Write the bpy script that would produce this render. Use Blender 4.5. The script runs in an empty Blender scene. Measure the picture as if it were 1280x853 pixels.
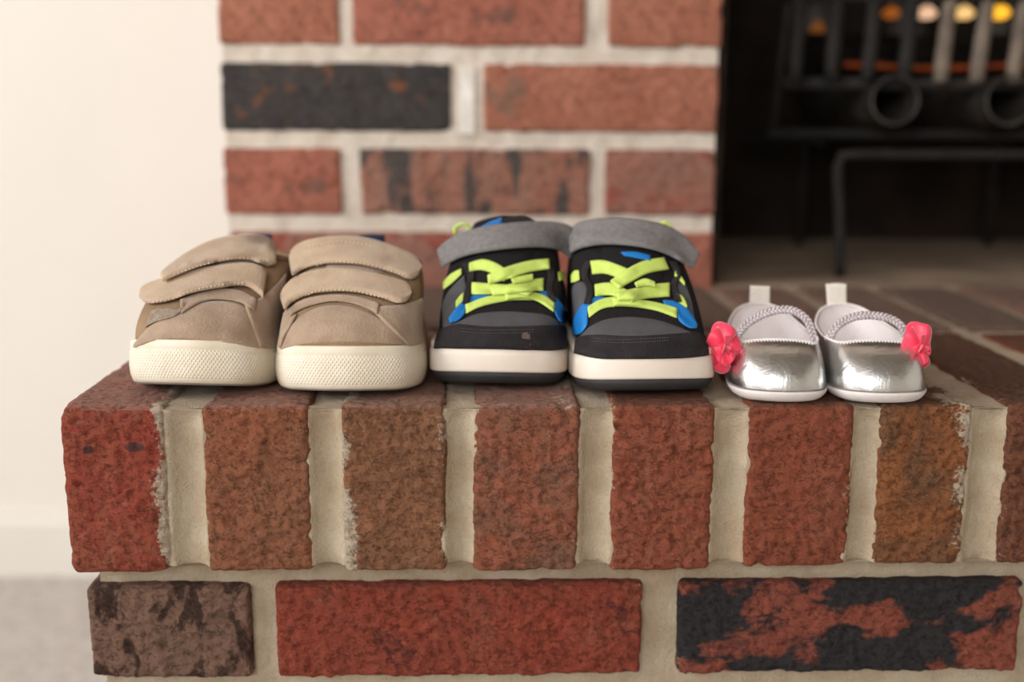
import bpy, math, random
import numpy as np
from mathutils import Vector, noise
from mathutils.bvhtree import BVHTree

# ------------------------------------------------------------------ camera, world, light, exposure
SC = bpy.context.scene
COL = SC.collection
FPX = 1449.3185                      # focal length in pixels of the 1280 wide frame
CAM = np.array([0.20714, -0.56049, 0.14116])
PITCH, YAW, ROLL = 0.1949856, 0.0301110, 0.0049901
_F = np.array([math.sin(YAW)*math.cos(PITCH), math.cos(YAW)*math.cos(PITCH), -math.sin(PITCH)])
_R0 = np.array([math.cos(YAW), -math.sin(YAW), 0.0]); _U0 = np.cross(_R0, _F)
_R = math.cos(ROLL)*_R0 + math.sin(ROLL)*_U0
_U = -math.sin(ROLL)*_R0 + math.cos(ROLL)*_U0
cd = bpy.data.cameras.new('camera'); cam = bpy.data.objects.new('camera', cd); COL.objects.link(cam)
from mathutils import Matrix
M4 = Matrix(((_R[0], _U[0], -_F[0], CAM[0]), (_R[1], _U[1], -_F[1], CAM[1]), (_R[2], _U[2], -_F[2], CAM[2]), (0, 0, 0, 1)))
cam.matrix_world = M4
cd.sensor_width = 36.0; cd.lens = FPX/1280*36; cd.clip_start = 0.02; cd.clip_end = 60
cd.dof.use_dof = True; cd.dof.focus_distance = 0.575; cd.dof.aperture_fstop = 3.5
SC.camera = cam

W = bpy.data.worlds.new('world'); SC.world = W; W.use_nodes = True
bg = W.node_tree.nodes['Background']; bg.inputs[0].default_value = (0.80, 0.90, 1.0, 1); bg.inputs[1].default_value = 1.6

def area(name, loc, target, sx, sy, power, col):
    l = bpy.data.lights.new(name, 'AREA'); l.shape = 'RECTANGLE'; l.size = sx; l.size_y = sy; l.energy = power; l.color = col
    o = bpy.data.objects.new(name, l); COL.objects.link(o); o.location = loc
    o.rotation_euler = (Vector(target)-Vector(loc)).to_track_quat('-Z', 'Y').to_euler()
    return o
area('window_daylight', (-0.75, -2.92, 1.18), (-0.75, 0, 1.18), 1.7, 1.3, 58, (0.985, 0.99, 1.0))
area('side_window_daylight', (-1.93, -0.9, 1.18), (0, -0.9, 1.18), 1.3, 1.3, 68, (0.985, 0.99, 1.0))
SC.view_settings.view_transform = 'Standard'; SC.view_settings.look = 'None'
SC.view_settings.gamma = 1.0; SC.view_settings.use_curve_mapping = False
SC.view_settings.exposure = -0.24

# ------------------------------------------------------------------ materials
def lin(c):
    r = []
    for v in c[:3]:
        v /= 255.0
        r.append(v/12.92 if v <= 0.04045 else ((v+0.055)/1.055)**2.4)
    return (r[0], r[1], r[2], 1.0)

class NT:
    def __init__(s, name):
        s.m = bpy.data.materials.new(name); s.m.use_nodes = True; s.t = s.m.node_tree; s.n = s.t.nodes
        s.b = s.n['Principled BSDF']; s.tc = s.n.new('ShaderNodeTexCoord')
    def link(s, a, b): s.t.links.new(a, b)
    def mapping(s, scale=(1, 1, 1), off=(0, 0, 0), rot=(0, 0, 0), src='Object'):
        m = s.n.new('ShaderNodeMapping'); m.inputs['Scale'].default_value = scale; m.inputs['Location'].default_value = off
        m.inputs['Rotation'].default_value = rot
        s.link(s.tc.outputs[src], m.inputs[0]); return m.outputs[0]
    def noise(s, v, scale, detail=3, rough=0.55, dist=0.0):
        n = s.n.new('ShaderNodeTexNoise'); n.inputs['Scale'].default_value = scale; n.inputs['Detail'].default_value = detail
        n.inputs['Roughness'].default_value = rough; n.inputs['Distortion'].default_value = dist
        s.link(v, n.inputs['Vector']); return n.outputs['Fac']
    def ramp(s, f, a, b, ca=0.0, cb=1.0):
        r = s.n.new('ShaderNodeMapRange'); r.inputs[1].default_value = a; r.inputs[2].default_value = b
        r.inputs[3].default_value = ca; r.inputs[4].default_value = cb; s.link(f, r.inputs[0]); return r.outputs[0]
    def mix(s, f, a, b):
        x = s.n.new('ShaderNodeMix'); x.data_type = 'RGBA'
        if isinstance(f, float): x.inputs[0].default_value = f
        else: s.link(f, x.inputs[0])
        for v, i in ((a, 6), (b, 7)):
            if isinstance(v, tuple): x.inputs[i].default_value = v
            else: s.link(v, x.inputs[i])
        return x.outputs[2]
    def math(s, op, a, b=0.0):
        x = s.n.new('ShaderNodeMath'); x.operation = op
        for v, i in ((a, 0), (b, 1)):
            if isinstance(v, (int, float)): x.inputs[i].default_value = v
            else: s.link(v, x.inputs[i])
        return x.outputs[0]
    def bump(s, h, dist, strength=1.0, prev=None):
        b = s.n.new('ShaderNodeBump'); b.inputs['Distance'].default_value = dist; b.inputs['Strength'].default_value = strength
        s.link(h, b.inputs['Height'])
        if prev is not None: s.link(prev, b.inputs['Normal'])
        return b.outputs[0]
    def done(s, col, rough=0.8, nrm=None, metal=0.0, spec=0.5):
        if isinstance(col, tuple): s.b.inputs['Base Color'].default_value = col
        else: s.link(col, s.b.inputs['Base Color'])
        s.b.inputs['Roughness'].default_value = rough; s.b.inputs['Metallic'].default_value = metal
        s.b.inputs['Specular IOR Level'].default_value = spec
        if nrm is not None: s.link(nrm, s.b.inputs['Normal'])
        return s.m

def simple(name, c1, c2=None, scale=200, rough=0.8, bump=0.0, bscale=900, metal=0.0, spec=0.4, sheen=0.0):
    k = NT(name); v = k.mapping()
    c2 = c2 or tuple(x*0.85 for x in c1)
    col = k.mix(k.ramp(k.noise(v, scale, 4), 0.35, 0.65), lin(c1), lin(c2))
    nrm = k.bump(k.noise(v, bscale, 3), bump) if bump else None
    m = k.done(col, rough, nrm, metal, spec)
    if sheen: k.b.inputs['Sheen Weight'].default_value = sheen
    return m

_bm = [0]
def brick_mat(c1, c2, dark=None, amount=0.0, dscale=22, dust=0.55, dust_light_c=(128, 98, 88), stretch=(1, 1, 1), gain=1.0):
    tone = lambda c: tuple((x*0.86+0.14*sum(c)/3)*gain for x in c)
    c1, c2 = tone(c1), tone(c2); dark = tone(dark) if dark else None
    _bm[0] += 1; k = NT('brick_%d' % _bm[0]); o = _bm[0]*3.7
    v = k.mapping(off=(o, o*0.3, o*0.7)); vs = k.mapping(scale=stretch, off=(o, o, o))
    col = k.mix(k.ramp(k.noise(vs, 24, 5, 0.62, 0.6), 0.42, 0.58), lin(c1), lin(c2))
    sand = k.ramp(k.noise(k.mapping(scale=(1.6, 1, 0.8), off=(o*5, 0, o)), 34, 5, 0.65), 0.54, 0.66, 0.0, 0.55)
    col = k.mix(sand, col, lin(tuple(x*0.55+y*0.45 for x, y in zip(c2, (150, 118, 92)))))
    mott = k.ramp(k.noise(v, 130, 5, 0.7), 0.30, 0.72)
    lt = k.ramp(k.noise(k.mapping(scale=(1, 1, 1.6), off=(o*2, 0, o)), 420, 4, 0.7), 0.58, 0.72)
    col = k.mix(k.math('MULTIPLY', lt, 0.35), col, lin(tuple(min(255, x*1.25+16) for x in c2)))
    col = k.mix(k.math('MULTIPLY', mott, 0.5), col, lin(tuple(min(255, x*1.22+8) for x in c2)))
    if dark:
        a = 0.5+(0.5-amount)*0.45
        f = k.ramp(k.noise(vs, dscale, 5, 0.62, 0.3), a-0.025, a+0.025)
        col = k.mix(f, col, lin(dark))
    crack_shade = k.ramp(k.noise(k.mapping(scale=(1, 1, 1.15), off=(o, 0, o)), 300, 9, 0.84, 0.0), 0.35, 0.47)
    col = k.mix(crack_shade, k.mix(0.36, col, lin((56, 34, 27))), col)  # cracks and pits darkened in colour, standing in for shaded relief
    # faces that look up: dust, lightened in colour for missing light from above
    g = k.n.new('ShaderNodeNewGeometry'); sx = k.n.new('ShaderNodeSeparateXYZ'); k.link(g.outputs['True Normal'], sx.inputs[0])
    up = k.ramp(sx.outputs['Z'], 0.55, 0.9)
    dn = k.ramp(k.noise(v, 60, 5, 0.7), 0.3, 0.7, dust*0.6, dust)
    col = k.mix(k.math('MULTIPLY', up, dn), col, lin(dust_light_c))
    at = k.n.new('ShaderNodeAttribute'); at.attribute_name = 'smear'
    n2 = k.noise(v, 420, 4, 0.7)
    s = k.math('ADD', at.outputs['Fac'], k.math('MULTIPLY', k.math('SUBTRACT', n2, 0.5), 1.5))
    col = k.mix(k.ramp(s, 0.48, 0.66, 0.0, 0.85), col, lin((208, 192, 168)))
    at2 = k.n.new('ShaderNodeAttribute'); at2.attribute_name = 'spot'
    s2 = k.math('ADD', at2.outputs['Fac'], k.math('MULTIPLY', k.math('SUBTRACT', n2, 0.5), 0.8))
    col = k.mix(k.ramp(s2, 0.45, 0.6, 0.0, 0.8), col, lin((66, 54, 54)))
    b1 = k.bump(k.noise(k.mapping(scale=(1, 1, 1.5), off=(o, 0, o)), 150, 8, 0.72, 0.1), 0.0045)
    b2 = k.bump(crack_shade, 0.0009, 1.0, b1)
    return k.done(col, 0.88, b2, 0, 0.25)

def mortar_mat(name, c, c2, bumpd=0.0006, up=None):
    k = NT(name); v = k.mapping()
    col = k.mix(k.ramp(k.noise(v, 45, 4), 0.35, 0.65), lin(c), lin(c2))
    col = k.mix(k.ramp(k.noise(v, 1500, 2), 0.60, 0.72, 0, 0.45), col, lin((120, 104, 86)))
    if up:
        g = k.n.new('ShaderNodeNewGeometry'); sx = k.n.new('ShaderNodeSeparateXYZ'); k.link(g.outputs['True Normal'], sx.inputs[0])
        col = k.mix(k.math('MULTIPLY', k.ramp(sx.outputs['Z'], 0.6, 0.9), k.ramp(k.noise(v, 30, 4), 0.35, 0.65, 0.4, 1.0)), col, lin(up))
    n = k.bump(k.noise(v, 900, 4, 0.7), bumpd); n = k.bump(k.noise(v, 110, 5, 0.65), 0.0028, 0.8, n)
    return k.done(col, 0.9, n, 0, 0.2)

# ------------------------------------------------------------------ object helpers
ORG = {}
def link(o, parent, org):
    COL.objects.link(o); ORG[o.name] = org
    if parent is not None: o.parent = parent
def thing(name, label, cat, org, group=None):
    o = bpy.data.objects.new(name, None); o.empty_display_size = 0.02; link(o, None, np.array(org, float)); o.location = org
    o['label'] = label; o['category'] = cat
    if group: o['group'] = group
    return o
def obj(name, verts, faces, mat, parent=None, org=None, smooth=True, uv=None, mats=None, fm=None):
    """mesh from world-space metres; a child keeps the base of its thing as origin"""
    if parent is not None and org is None: base = ORG[parent.name]
    else: base = np.array(org if org is not None else (0, 0, 0), float)
    V = np.asarray(verts, float)-base
    me = bpy.data.meshes.new(name); me.from_pydata([tuple(v) for v in V], [], [tuple(int(i) for i in f) for f in faces])
    for m in (mats or [mat]): me.materials.append(m)
    if fm is not None:
        for p, i in zip(me.polygons, fm): p.material_index = i
    if smooth:
        for p in me.polygons: p.use_smooth = True
    if uv is not None:
        l = me.uv_layers.new(name='UVMap')
        for lp in me.loops: l.data[lp.index].uv = uv[lp.vertex_index]
    me.update()
    o = bpy.data.objects.new(name, me); link(o, parent, base)
    o.location = base-ORG[parent.name] if parent is not None else base
    return o
def structure(o): o['kind'] = 'structure'; return o
def box(lo, hi):
    x0, y0, z0 = lo; x1, y1, z1 = hi
    v = [(x0,y0,z0),(x1,y0,z0),(x1,y1,z0),(x0,y1,z0),(x0,y0,z1),(x1,y0,z1),(x1,y1,z1),(x0,y1,z1)]
    f = [(0,3,2,1),(4,5,6,7),(0,1,5,4),(1,2,6,5),(2,3,7,6),(3,0,4,7)]
    return v, f
def boxes(lst):
    V, F = [], []
    for lo, hi in lst:
        v, f = box(lo, hi); n = len(V); V += v; F += [tuple(i+n for i in q) for q in f]
    return V, F
def cr(pts, n, closed=False):
    """Catmull-Rom through pts, n samples evenly spaced along the arc"""
    P = np.asarray(pts, float); K = len(P)
    if closed: Q = np.vstack([P[-1], P, P[0], P[1]]); segs = K
    else: Q = np.vstack([2*P[0]-P[1], P, 2*P[-1]-P[-2]]); segs = K-1
    out = []
    for i in range(segs):
        a, b, c, d = Q[i], Q[i+1], Q[i+2], Q[i+3]
        for t in np.linspace(0, 1, 12, endpoint=False):
            out.append(0.5*((2*b)+(-a+c)*t+(2*a-5*b+4*c-d)*t*t+(-a+3*b-3*c+d)*t**3))
    out.append(P[0] if closed else P[-1]); out = np.array(out)
    L = np.concatenate([[0], np.cumsum(np.linalg.norm(np.diff(out, axis=0), axis=1))])
    s = np.linspace(0, L[-1], n+1 if closed else n)
    if closed: s = s[:-1]
    return np.stack([np.interp(s, L, out[:, k]) for k in range(out.shape[1])], 1)
def crp(pts, per):
    """periodic Catmull-Rom, `per` samples in each span (keeps several loops in step)"""
    P = np.asarray(pts, float); K = len(P); out = []
    for i in range(K):
        a, b, c, d = P[i-1], P[i], P[(i+1) % K], P[(i+2) % K]
        for t in np.linspace(0, 1, per, endpoint=False):
            out.append(0.5*((2*b)+(-a+c)*t+(2*a-5*b+4*c-d)*t*t+(-a+3*b-3*c+d)*t**3))
    return np.array(out)
def tube(path, r, sides=8, closed=False, cap=True):
    P = np.asarray(path, float); n = len(P); V, F = [], []
    rr = r if hasattr(r, '__len__') else [r]*n
    T = np.gradient(P, axis=0) if not closed else (np.roll(P, -1, 0)-np.roll(P, 1, 0))
    T /= np.linalg.norm(T, axis=1)[:, None]+1e-12
    N = np.array([0, 0, 1.0]) if abs(T[0][2]) < 0.9 else np.array([1.0, 0, 0])
    for i in range(n):
        N = N-T[i]*(N@T[i]); N /= np.linalg.norm(N); B = np.cross(T[i], N)
        for k in range(sides):
            a = 2*math.pi*k/sides; V.append(P[i]+rr[i]*(math.cos(a)*N+math.sin(a)*B))
    m = n if closed else n-1
    for i in range(m):
        for k in range(sides):
            a = i*sides+k; b = i*sides+(k+1) % sides; j = ((i+1) % n)*sides
            F.append((a, b, j+(k+1) % sides, j+k))
    if cap and not closed:
        F.append(tuple(range(sides-1, -1, -1))); F.append(tuple((n-1)*sides+k for k in range(sides)))
    return V, F
def join(*vf):
    V, F = [], []
    for v, f in vf:
        n = len(V); V += [tuple(q) for q in v]; F += [tuple(i+n for i in q) for q in f]
    return V, F
def ray(px, py):
    d = _F+_R*(px-640)/FPX+_U*(426.5-py)/FPX
    return d/np.linalg.norm(d)
def on_y(px, py, Y):
    d = ray(px, py); return CAM+d*((Y-CAM[1])/d[1])

# ------------------------------------------------------------------ the room
FLOOR, WALLY, CEIL = -0.4305, 0.832, 2.0
wall_m = simple('cream_wall_paint', (235, 229, 219), (231, 225, 214), 3, 0.75, 0.0002, 300)
trim_m = simple('white_trim_paint', (232, 228, 218), (228, 223, 213), 4, 0.45)
ceil_m = simple('unseen_dark_ceiling', (132, 120, 108), (118, 106, 94), 4, 0.9)  # unseen ceiling, toned dark to darken reflections in the silver shoes
k = NT('carpet'); v = k.mapping()
cc = k.mix(k.ramp(k.noise(v, 90, 4), 0.35, 0.65), lin((242, 235, 227)), lin((208, 199, 190)))
wv = k.n.new('ShaderNodeTexWave'); wv.inputs['Scale'].default_value = 22; wv.inputs['Distortion'].default_value = 5; wv.inputs['Detail'].default_value = 3
k.link(k.mapping(rot=(0, 0, 0.5)), wv.inputs[0])
cc = k.mix(k.math('MULTIPLY', wv.outputs['Fac'], 0.35), cc, lin((238, 231, 224)))
carpet_m = k.done(cc, 0.95, k.bump(k.noise(v, 260, 4, 0.7), 0.006), 0, 0.1)
v, f = box((-2.0, -3.0, FLOOR-0.05), (2.9, WALLY+0.1, FLOOR)); structure(obj('floor', v, f, carpet_m, smooth=False))
v, f = box((-2.0, -3.0, CEIL), (2.9, WALLY+0.1, CEIL+0.08)); structure(obj('ceiling', v, f, ceil_m, smooth=False))
v, f = boxes([((-2.0, WALLY, FLOOR), (0.05, WALLY+0.1, CEIL)), ((1.65, WALLY, FLOOR), (2.9, WALLY+0.1, CEIL))])
structure(obj('wall_back', v, f, wall_m, smooth=False))
v, f = box((2.8, -3.0, FLOOR), (2.9, WALLY, CEIL)); structure(obj('wall_right', v, f, wall_m, smooth=False))
# left wall and front wall with a window each
v, f = boxes([((-2.1, -3.0, FLOOR), (-2.0, -1.6, CEIL)), ((-2.1, -0.2, FLOOR), (-2.0, WALLY+0.1, CEIL)),
              ((-2.1, -1.6, FLOOR), (-2.0, -0.2, 0.50)), ((-2.1, -1.6, 1.86), (-2.0, -0.2, CEIL))])
structure(obj('wall_left', v, f, wall_m, smooth=False))
v, f = boxes([((-2.1, -3.1, FLOOR), (-1.65, -3.0, CEIL)), ((0.15, -3.1, FLOOR), (2.9, -3.0, CEIL)),
              ((-1.65, -3.1, FLOOR), (0.15, -3.0, 0.50)), ((-1.65, -3.1, 1.86), (0.15, -3.0, CEIL))])
structure(obj('wall_front', v, f, wall_m, smooth=False))
v, f = boxes([((-1.65, -3.06, 0.50), (-1.60, -3.02, 1.86)), ((0.10, -3.06, 0.50), (0.15, -3.02, 1.86)), ((-1.65, -3.06, 0.50), (0.15, -3.02, 0.55)),
              ((-1.65, -3.06, 1.81), (0.15, -3.02, 1.86)), ((-0.77, -3.06, 0.50), (-0.73, -3.02, 1.86))])
structure(obj('window_1', v, f, trim_m, smooth=False))
v, f = boxes([((-2.06, -1.6, 0.50), (-2.02, -1.55, 1.86)), ((-2.06, -0.25, 0.50), (-2.02, -0.2, 1.86)), ((-2.06, -1.6, 0.50), (-2.02, -0.2, 0.55)),
              ((-2.06, -1.6, 1.81), (-2.02, -0.2, 1.86))])
structure(obj('window_2', v, f, trim_m, smooth=False))
def baseboard(name, x0, x1):
    prof = [(0, 0), (-0.014, 0), (-0.014, 0.068), (-0.011, 0.074), (-0.009, 0.084), (-0.005, 0.089), (0, 0.090)]
    V = [(x, WALLY+a, FLOOR+b) for x in (x0, x1) for a, b in prof]; n = len(prof)
    F = [(i, i+1, i+1+n, i+n) for i in range(n-1)]+[tuple(range(n))[::-1], tuple(range(n, 2*n))]
    structure(obj(name, V, F, trim_m, smooth=False))
baseboard('baseboard_back', -2.0, 0.002)

# ------------------------------------------------------------------ bricks
def brick_mesh(sx, sy, sz, step, seed, r=0.003, amp=0.0011, fine=0.00045, smear=None, spots=(), chips=0.0):
    """rounded, rough box centred on its origin; step = grid size in metres"""
    rnd = random.Random(seed)
    steps = step if isinstance(step, tuple) else (step,)*3; step = min(steps)
    def axis(s, st, h=None):
        h = s/2; n = max(2, int(round((s-2*r)/st)))
        a = list(np.linspace(-h+r, h-r, n+1)); return [-h, -h+r*0.12, -h+r*0.35, -h+r*0.65]+a+[h-r*0.65, h-r*0.35, h-r*0.12, h]
    ax = [axis(s, st) for s, st in zip((sx, sy, sz), steps)]; N = [len(a) for a in ax]; H = np.array([sx, sy, sz])/2
    idx, V = {}, []
    def vid(i, j, k):
        key = (i, j, k)
        if key not in idx: idx[key] = len(V); V.append((ax[0][i], ax[1][j], ax[2][k]))
        return idx[key]
    F = []
    for a, b, c in ((0, 1, 2), (1, 2, 0), (2, 0, 1)):
        for side in (0, 1):
            kk = 0 if side == 0 else N[c]-1
            for i in range(N[a]-1):
                for j in range(N[b]-1):
                    q = []
                    for (p, s) in ((i, j), (i+1, j), (i+1, j+1), (i, j+1)):
                        t = [0, 0, 0]; t[a] = p; t[b] = s; t[c] = kk; q.append(vid(*t))
                    F.append(tuple(q) if side else tuple(q[::-1]))
    V = np.array(V); Q = np.clip(V, -(H-r), H-r); D = V-Q; L = np.linalg.norm(D, axis=1)[:, None]+1e-12
    Nn = D/L; V2 = Q+Nn*r
    off = Vector((rnd.uniform(-50, 50), rnd.uniform(-50, 50), rnd.uniform(-50, 50)))
    S, SP = [], []
    for i in range(len(V2)):
        p = Vector(V2[i])
        fac = 1.0 if Nn[i][1] < -0.8 else 0.42
        d = amp*noise.fractal(p*32+off, 0.9, 2.0, 3)*fac
        if step < 0.004:
            t = noise.turbulence(p*170+off, 3, False)
            d += fac*(fine*(1.0-2.2*t*t) + fine*0.8*noise.noise(Vector((p.x*90, p.y*90, p.z*320))+off))
            d += (0.00115*noise.noise(Vector((p.x*230, p.y*230, p.z*290))+off)+0.00075*noise.noise(p*460+off)+0.0009*abs(noise.noise(p*120+off*3)))*(1.0 if fac == 1 else 0.32)
        e = np.sort(np.abs(V[i])-(H-r))[1]      # near an edge
        if e > -0.003: d -= chips*max(0, noise.noise(p*95+off*2)-0.22)*0.004
        V2[i] += Nn[i]*d
        if smear is not None:
            S.append(smear(V[i], H, noise.noise(p*55+off)))
            SP.append(max([max(0.0, 1.0-((V[i][0]-x)/a)**2-((V[i][2]-z)/b)**2) if V[i][1] < 0 else 0.0 for x, z, a, b in spots] or [0.0]))
    me = bpy.data.meshes.new('brick'); me.from_pydata([tuple(v) for v in V2], [], F)
    for p in me.polygons: p.use_smooth = True
    if smear is not None:
        at = me.attributes.new('smear', 'FLOAT', 'POINT'); at.data.foreach_set('value', np.array(S, np.float32))
        at = me.attributes.new('spot', 'FLOAT', 'POINT'); at.data.foreach_set('value', np.array(SP, np.float32))
    return me
def put_brick(me, mat, loc, parent, tilt=(0, 0, 0)):
    me = me.copy() if (me.materials and me.materials[0] != mat) else me
    if not me.materials: me.materials.append(mat)
    else: me.materials[0] = mat
    o = bpy.data.objects.new('brick', me); COL.objects.link(o); o.parent = parent; o.location = loc; o.rotation_euler = tilt
    return o
def mk_smear(left, right, top=0.0, tr=0.0):
    def f(p, H, n):
        if p[1] > -H[1]+0.06 and abs(p[1]) < H[1]-1e-4 and p[2] < H[2]-1e-4: return 0.0
        dl = (p[0]+H[0])/0.011; dr = (H[0]-p[0])/0.011
        s = max(left*(1.15-dl), right*(1.15-dr))
        if tr and p[2] > 0: s = max(s, tr*(1.3-dr*0.6-(H[2]-p[2])/0.03))
        s = max(s, top*(1.0-(H[2]-p[2])/0.006)) if p[1] < -H[1]+1e-4 else s
        return s*(1.0+1.1*n)*0.75
    return f

RED, ORG_, BRN, DKB = (150, 62, 42), (158, 78, 50), (134, 88, 62), (104, 72, 54)
hearth_mortar = mortar_mat('hearth_mortar', (192, 176, 152), (174, 154, 128), 0.0009, (178, 160, 140))
chim_mortar = mortar_mat('chimney_mortar', (224, 211, 196), (212, 197, 180))

HZ = 0.0025; HX1 = 1.60            # right end of the hearth
P = 0.0677
def grid_block(lo, hi, step, amp, seed, xstep=None, joints=()):
    """mortar core: front and top faces gridded and softly uneven"""
    x0, y0, z0 = lo; x1, y1, z1 = hi; nx = int((x1-x0)/(xstep or step)); nz = max(2, int((z1-z0)/step)); ny = max(2, int((y1-y0)/step))
    V, F = [], []
    off = Vector((seed, seed*2, 0))
    for j in range(nz+1):
        for i in range(nx+1):
            x = x0+(x1-x0)*i/nx; z = z0+(z1-z0)*j/nz
            dj = 0.0
            for xa, xb in joints:
                if xa-0.002 < x < xb+0.002: c_ = (2*x-xa-xb)/(xb-xa); dj = 0.0042*max(0.0, 1-c_*c_)-0.0010*min(1.0, abs(c_))**6; dj *= min(1.0, max(0.0, (z1-z)/0.006))
            V.append((x, y0+dj+amp*noise.fractal(Vector((x*90, z*45, 0))+off, 0.8, 2, 3), z))
    for j in range(nz):
        for i in range(nx):
            a = j*(nx+1)+i; F.append((a, a+1, a+nx+2, a+nx+1))
    b = len(V)
    for j in range(ny+1):
        for i in range(nx+1):
            x = x0+(x1-x0)*i/nx; y = y0+(y1-y0)*j/ny
            V.append((x, y, z1+amp*noise.fractal(Vector((x*60, y*60, 3))+off, 0.8, 2, 3)))
    for j in range(ny):
        for i in range(nx):
            a = b+j*(nx+1)+i; F.append((a, a+1, a+nx+2, a+nx+1))
    v, f = box(lo, (x1, y1, z1-0.001)); n = len(V); V += v; F += [tuple(i+n for i in q) for q in f if q != (0, 1, 5, 4)]
    return V, F
JN = [(0.0530, 0.0700), (0.1232, 0.1385), (0.1905, 0.2055), (0.2590, 0.2745), (0.3265, 0.3430), (0.3970, 0.4115), (0.4580, 0.4755), (0.5290, 0.5432)]
V1, F1 = grid_block((0.004, 0.0022, -0.0868), (0.56, 0.3976, -0.0045), 0.003, 0.0009, 1.0, 0.0017, JN)
v2, f2 = boxes([((0.56, 0.0035, -0.0868), (HX1, 0.3976, -0.0045)),])
V3, F3 = grid_block((0.0095, 0.0165, -0.175), (0.56, 0.3976, -0.0860), 0.004, 0.0012, 4.0)
v4, f4 = boxes([((0.0095, 0.0165, FLOOR), (HX1-0.005, 0.3976, -0.1752)), ((0.56, 0.0165, -0.18), (HX1-0.005, 0.3976, -0.0860))])
HV, HF = join((V1, F1), (v2, f2), (V3, F3), (v4, f4))
hearth = structure(obj('hearth', HV, HF, hearth_mortar))

# front row of rowlock bricks: (x0, x1, zbottom, top z offset, material, smear, spots)
D1 = dict(dust=0.9, dust_light_c=(160, 124, 110))
D2 = dict(dust=0.7, dust_light_c=(98, 78, 64))
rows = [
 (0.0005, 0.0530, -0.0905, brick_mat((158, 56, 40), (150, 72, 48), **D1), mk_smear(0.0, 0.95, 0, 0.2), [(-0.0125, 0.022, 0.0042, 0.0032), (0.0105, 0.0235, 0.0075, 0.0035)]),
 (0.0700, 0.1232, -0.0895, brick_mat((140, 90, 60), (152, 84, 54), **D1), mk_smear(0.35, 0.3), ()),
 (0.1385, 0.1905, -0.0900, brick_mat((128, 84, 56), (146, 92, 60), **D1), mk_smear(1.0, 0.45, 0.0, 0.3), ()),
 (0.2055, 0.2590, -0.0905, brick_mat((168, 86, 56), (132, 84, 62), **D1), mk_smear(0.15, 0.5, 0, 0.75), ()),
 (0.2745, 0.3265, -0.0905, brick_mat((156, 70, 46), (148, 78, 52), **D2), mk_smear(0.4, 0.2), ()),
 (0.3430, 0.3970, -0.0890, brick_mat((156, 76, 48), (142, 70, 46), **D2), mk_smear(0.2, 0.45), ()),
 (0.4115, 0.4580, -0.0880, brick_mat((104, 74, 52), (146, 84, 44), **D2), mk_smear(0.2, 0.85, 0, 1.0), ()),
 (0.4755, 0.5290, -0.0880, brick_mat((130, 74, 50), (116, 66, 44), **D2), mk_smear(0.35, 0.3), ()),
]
for i, (a, b, zb, m, sm, sp) in enumerate(rows):
    me = brick_mesh(b-a, 0.194, -HZ-zb, (0.0012, 0.0045, 0.0012), 10+i, r=0.0050 if i == 0 else 0.0034, amp=0.0012, fine=0.00050, smear=sm, spots=sp, chips=1.0)
    put_brick(me, m, ((a+b)/2, 0.097, (zb-HZ)/2), hearth, (0, 0, (i % 3-1)*0.006))
offm = [rows[4][3], rows[6][3], rows[1][3], rows[7][3], rows[3][3]]
lowpoly = [brick_mesh(0.0545, 0.194, 0.0895, 0.012, 60+i, smear=mk_smear(0.3, 0.3)) for i in range(3)]
x = 0.5432; i = 0
while x+0.0545 < HX1:
    put_brick(lowpoly[i % 3], offm[i % 5], (x+0.0273, 0.097, -0.0475), hearth); x += P; i += 1
# rear row of rowlocks
rearm = [brick_mat((138, 94, 80), (122, 86, 72), dust=0.85, dust_light_c=(148, 124, 108)), brick_mat((128, 92, 76), (144, 98, 80), dust=0.85, dust_light_c=(150, 122, 108)),
         brick_mat((118, 88, 74), (106, 80, 68), dust=0.85, dust_light_c=(138, 116, 102))]
rearme = [brick_mesh(0.0545, 0.186, 0.0895, 0.0065, 70+i, smear=mk_smear(0.4, 0.4)) for i in range(3)]
x = -0.0015+0.002; i = 0
while x+0.0545 < HX1:
    put_brick(rearme[i % 3], rearm[(i*2+1) % 3], (x+0.0273, 0.206+0.093, -0.0455+(i % 2)*0.0006), hearth); x += P; i += 1
# courses under the rowlocks
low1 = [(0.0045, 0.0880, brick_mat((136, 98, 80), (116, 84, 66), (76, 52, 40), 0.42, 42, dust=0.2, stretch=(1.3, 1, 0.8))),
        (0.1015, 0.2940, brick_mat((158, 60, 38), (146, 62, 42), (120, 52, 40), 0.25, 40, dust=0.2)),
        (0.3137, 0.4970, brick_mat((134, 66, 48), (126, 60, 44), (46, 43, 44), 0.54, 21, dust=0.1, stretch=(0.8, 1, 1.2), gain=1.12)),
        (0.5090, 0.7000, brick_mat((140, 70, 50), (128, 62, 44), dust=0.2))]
for i, (a, b, m) in enumerate(low1):
    me = brick_mesh(b-a, 0.090, 0.0515, (0.0014, 0.006, 0.0014) if i < 3 else 0.012, 90+i, r=0.0028, amp=0.0012, fine=0.0005, smear=mk_smear(0.3, 0.3), chips=1.0)
    put_brick(me, m, ((a+b)/2, 0.010+0.045, -0.1272), hearth)
lm = [brick_mesh(0.194, 0.090, 0.057, 0.014, 100+i, smear=mk_smear(0.2, 0.2)) for i in range(2)]
lh = brick_mesh(0.092, 0.090, 0.057, 0.014, 104, smear=mk_smear(0.2, 0.2))
lowm = [low1[1][2], low1[0][2], low1[2][2], low1[3][2]]
x = 0.7098
while x+0.194 < HX1: put_brick(lm[0], lowm[int(x*10) % 4], (x+0.097, 0.055, -0.1272), hearth); x += 0.2035
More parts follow.
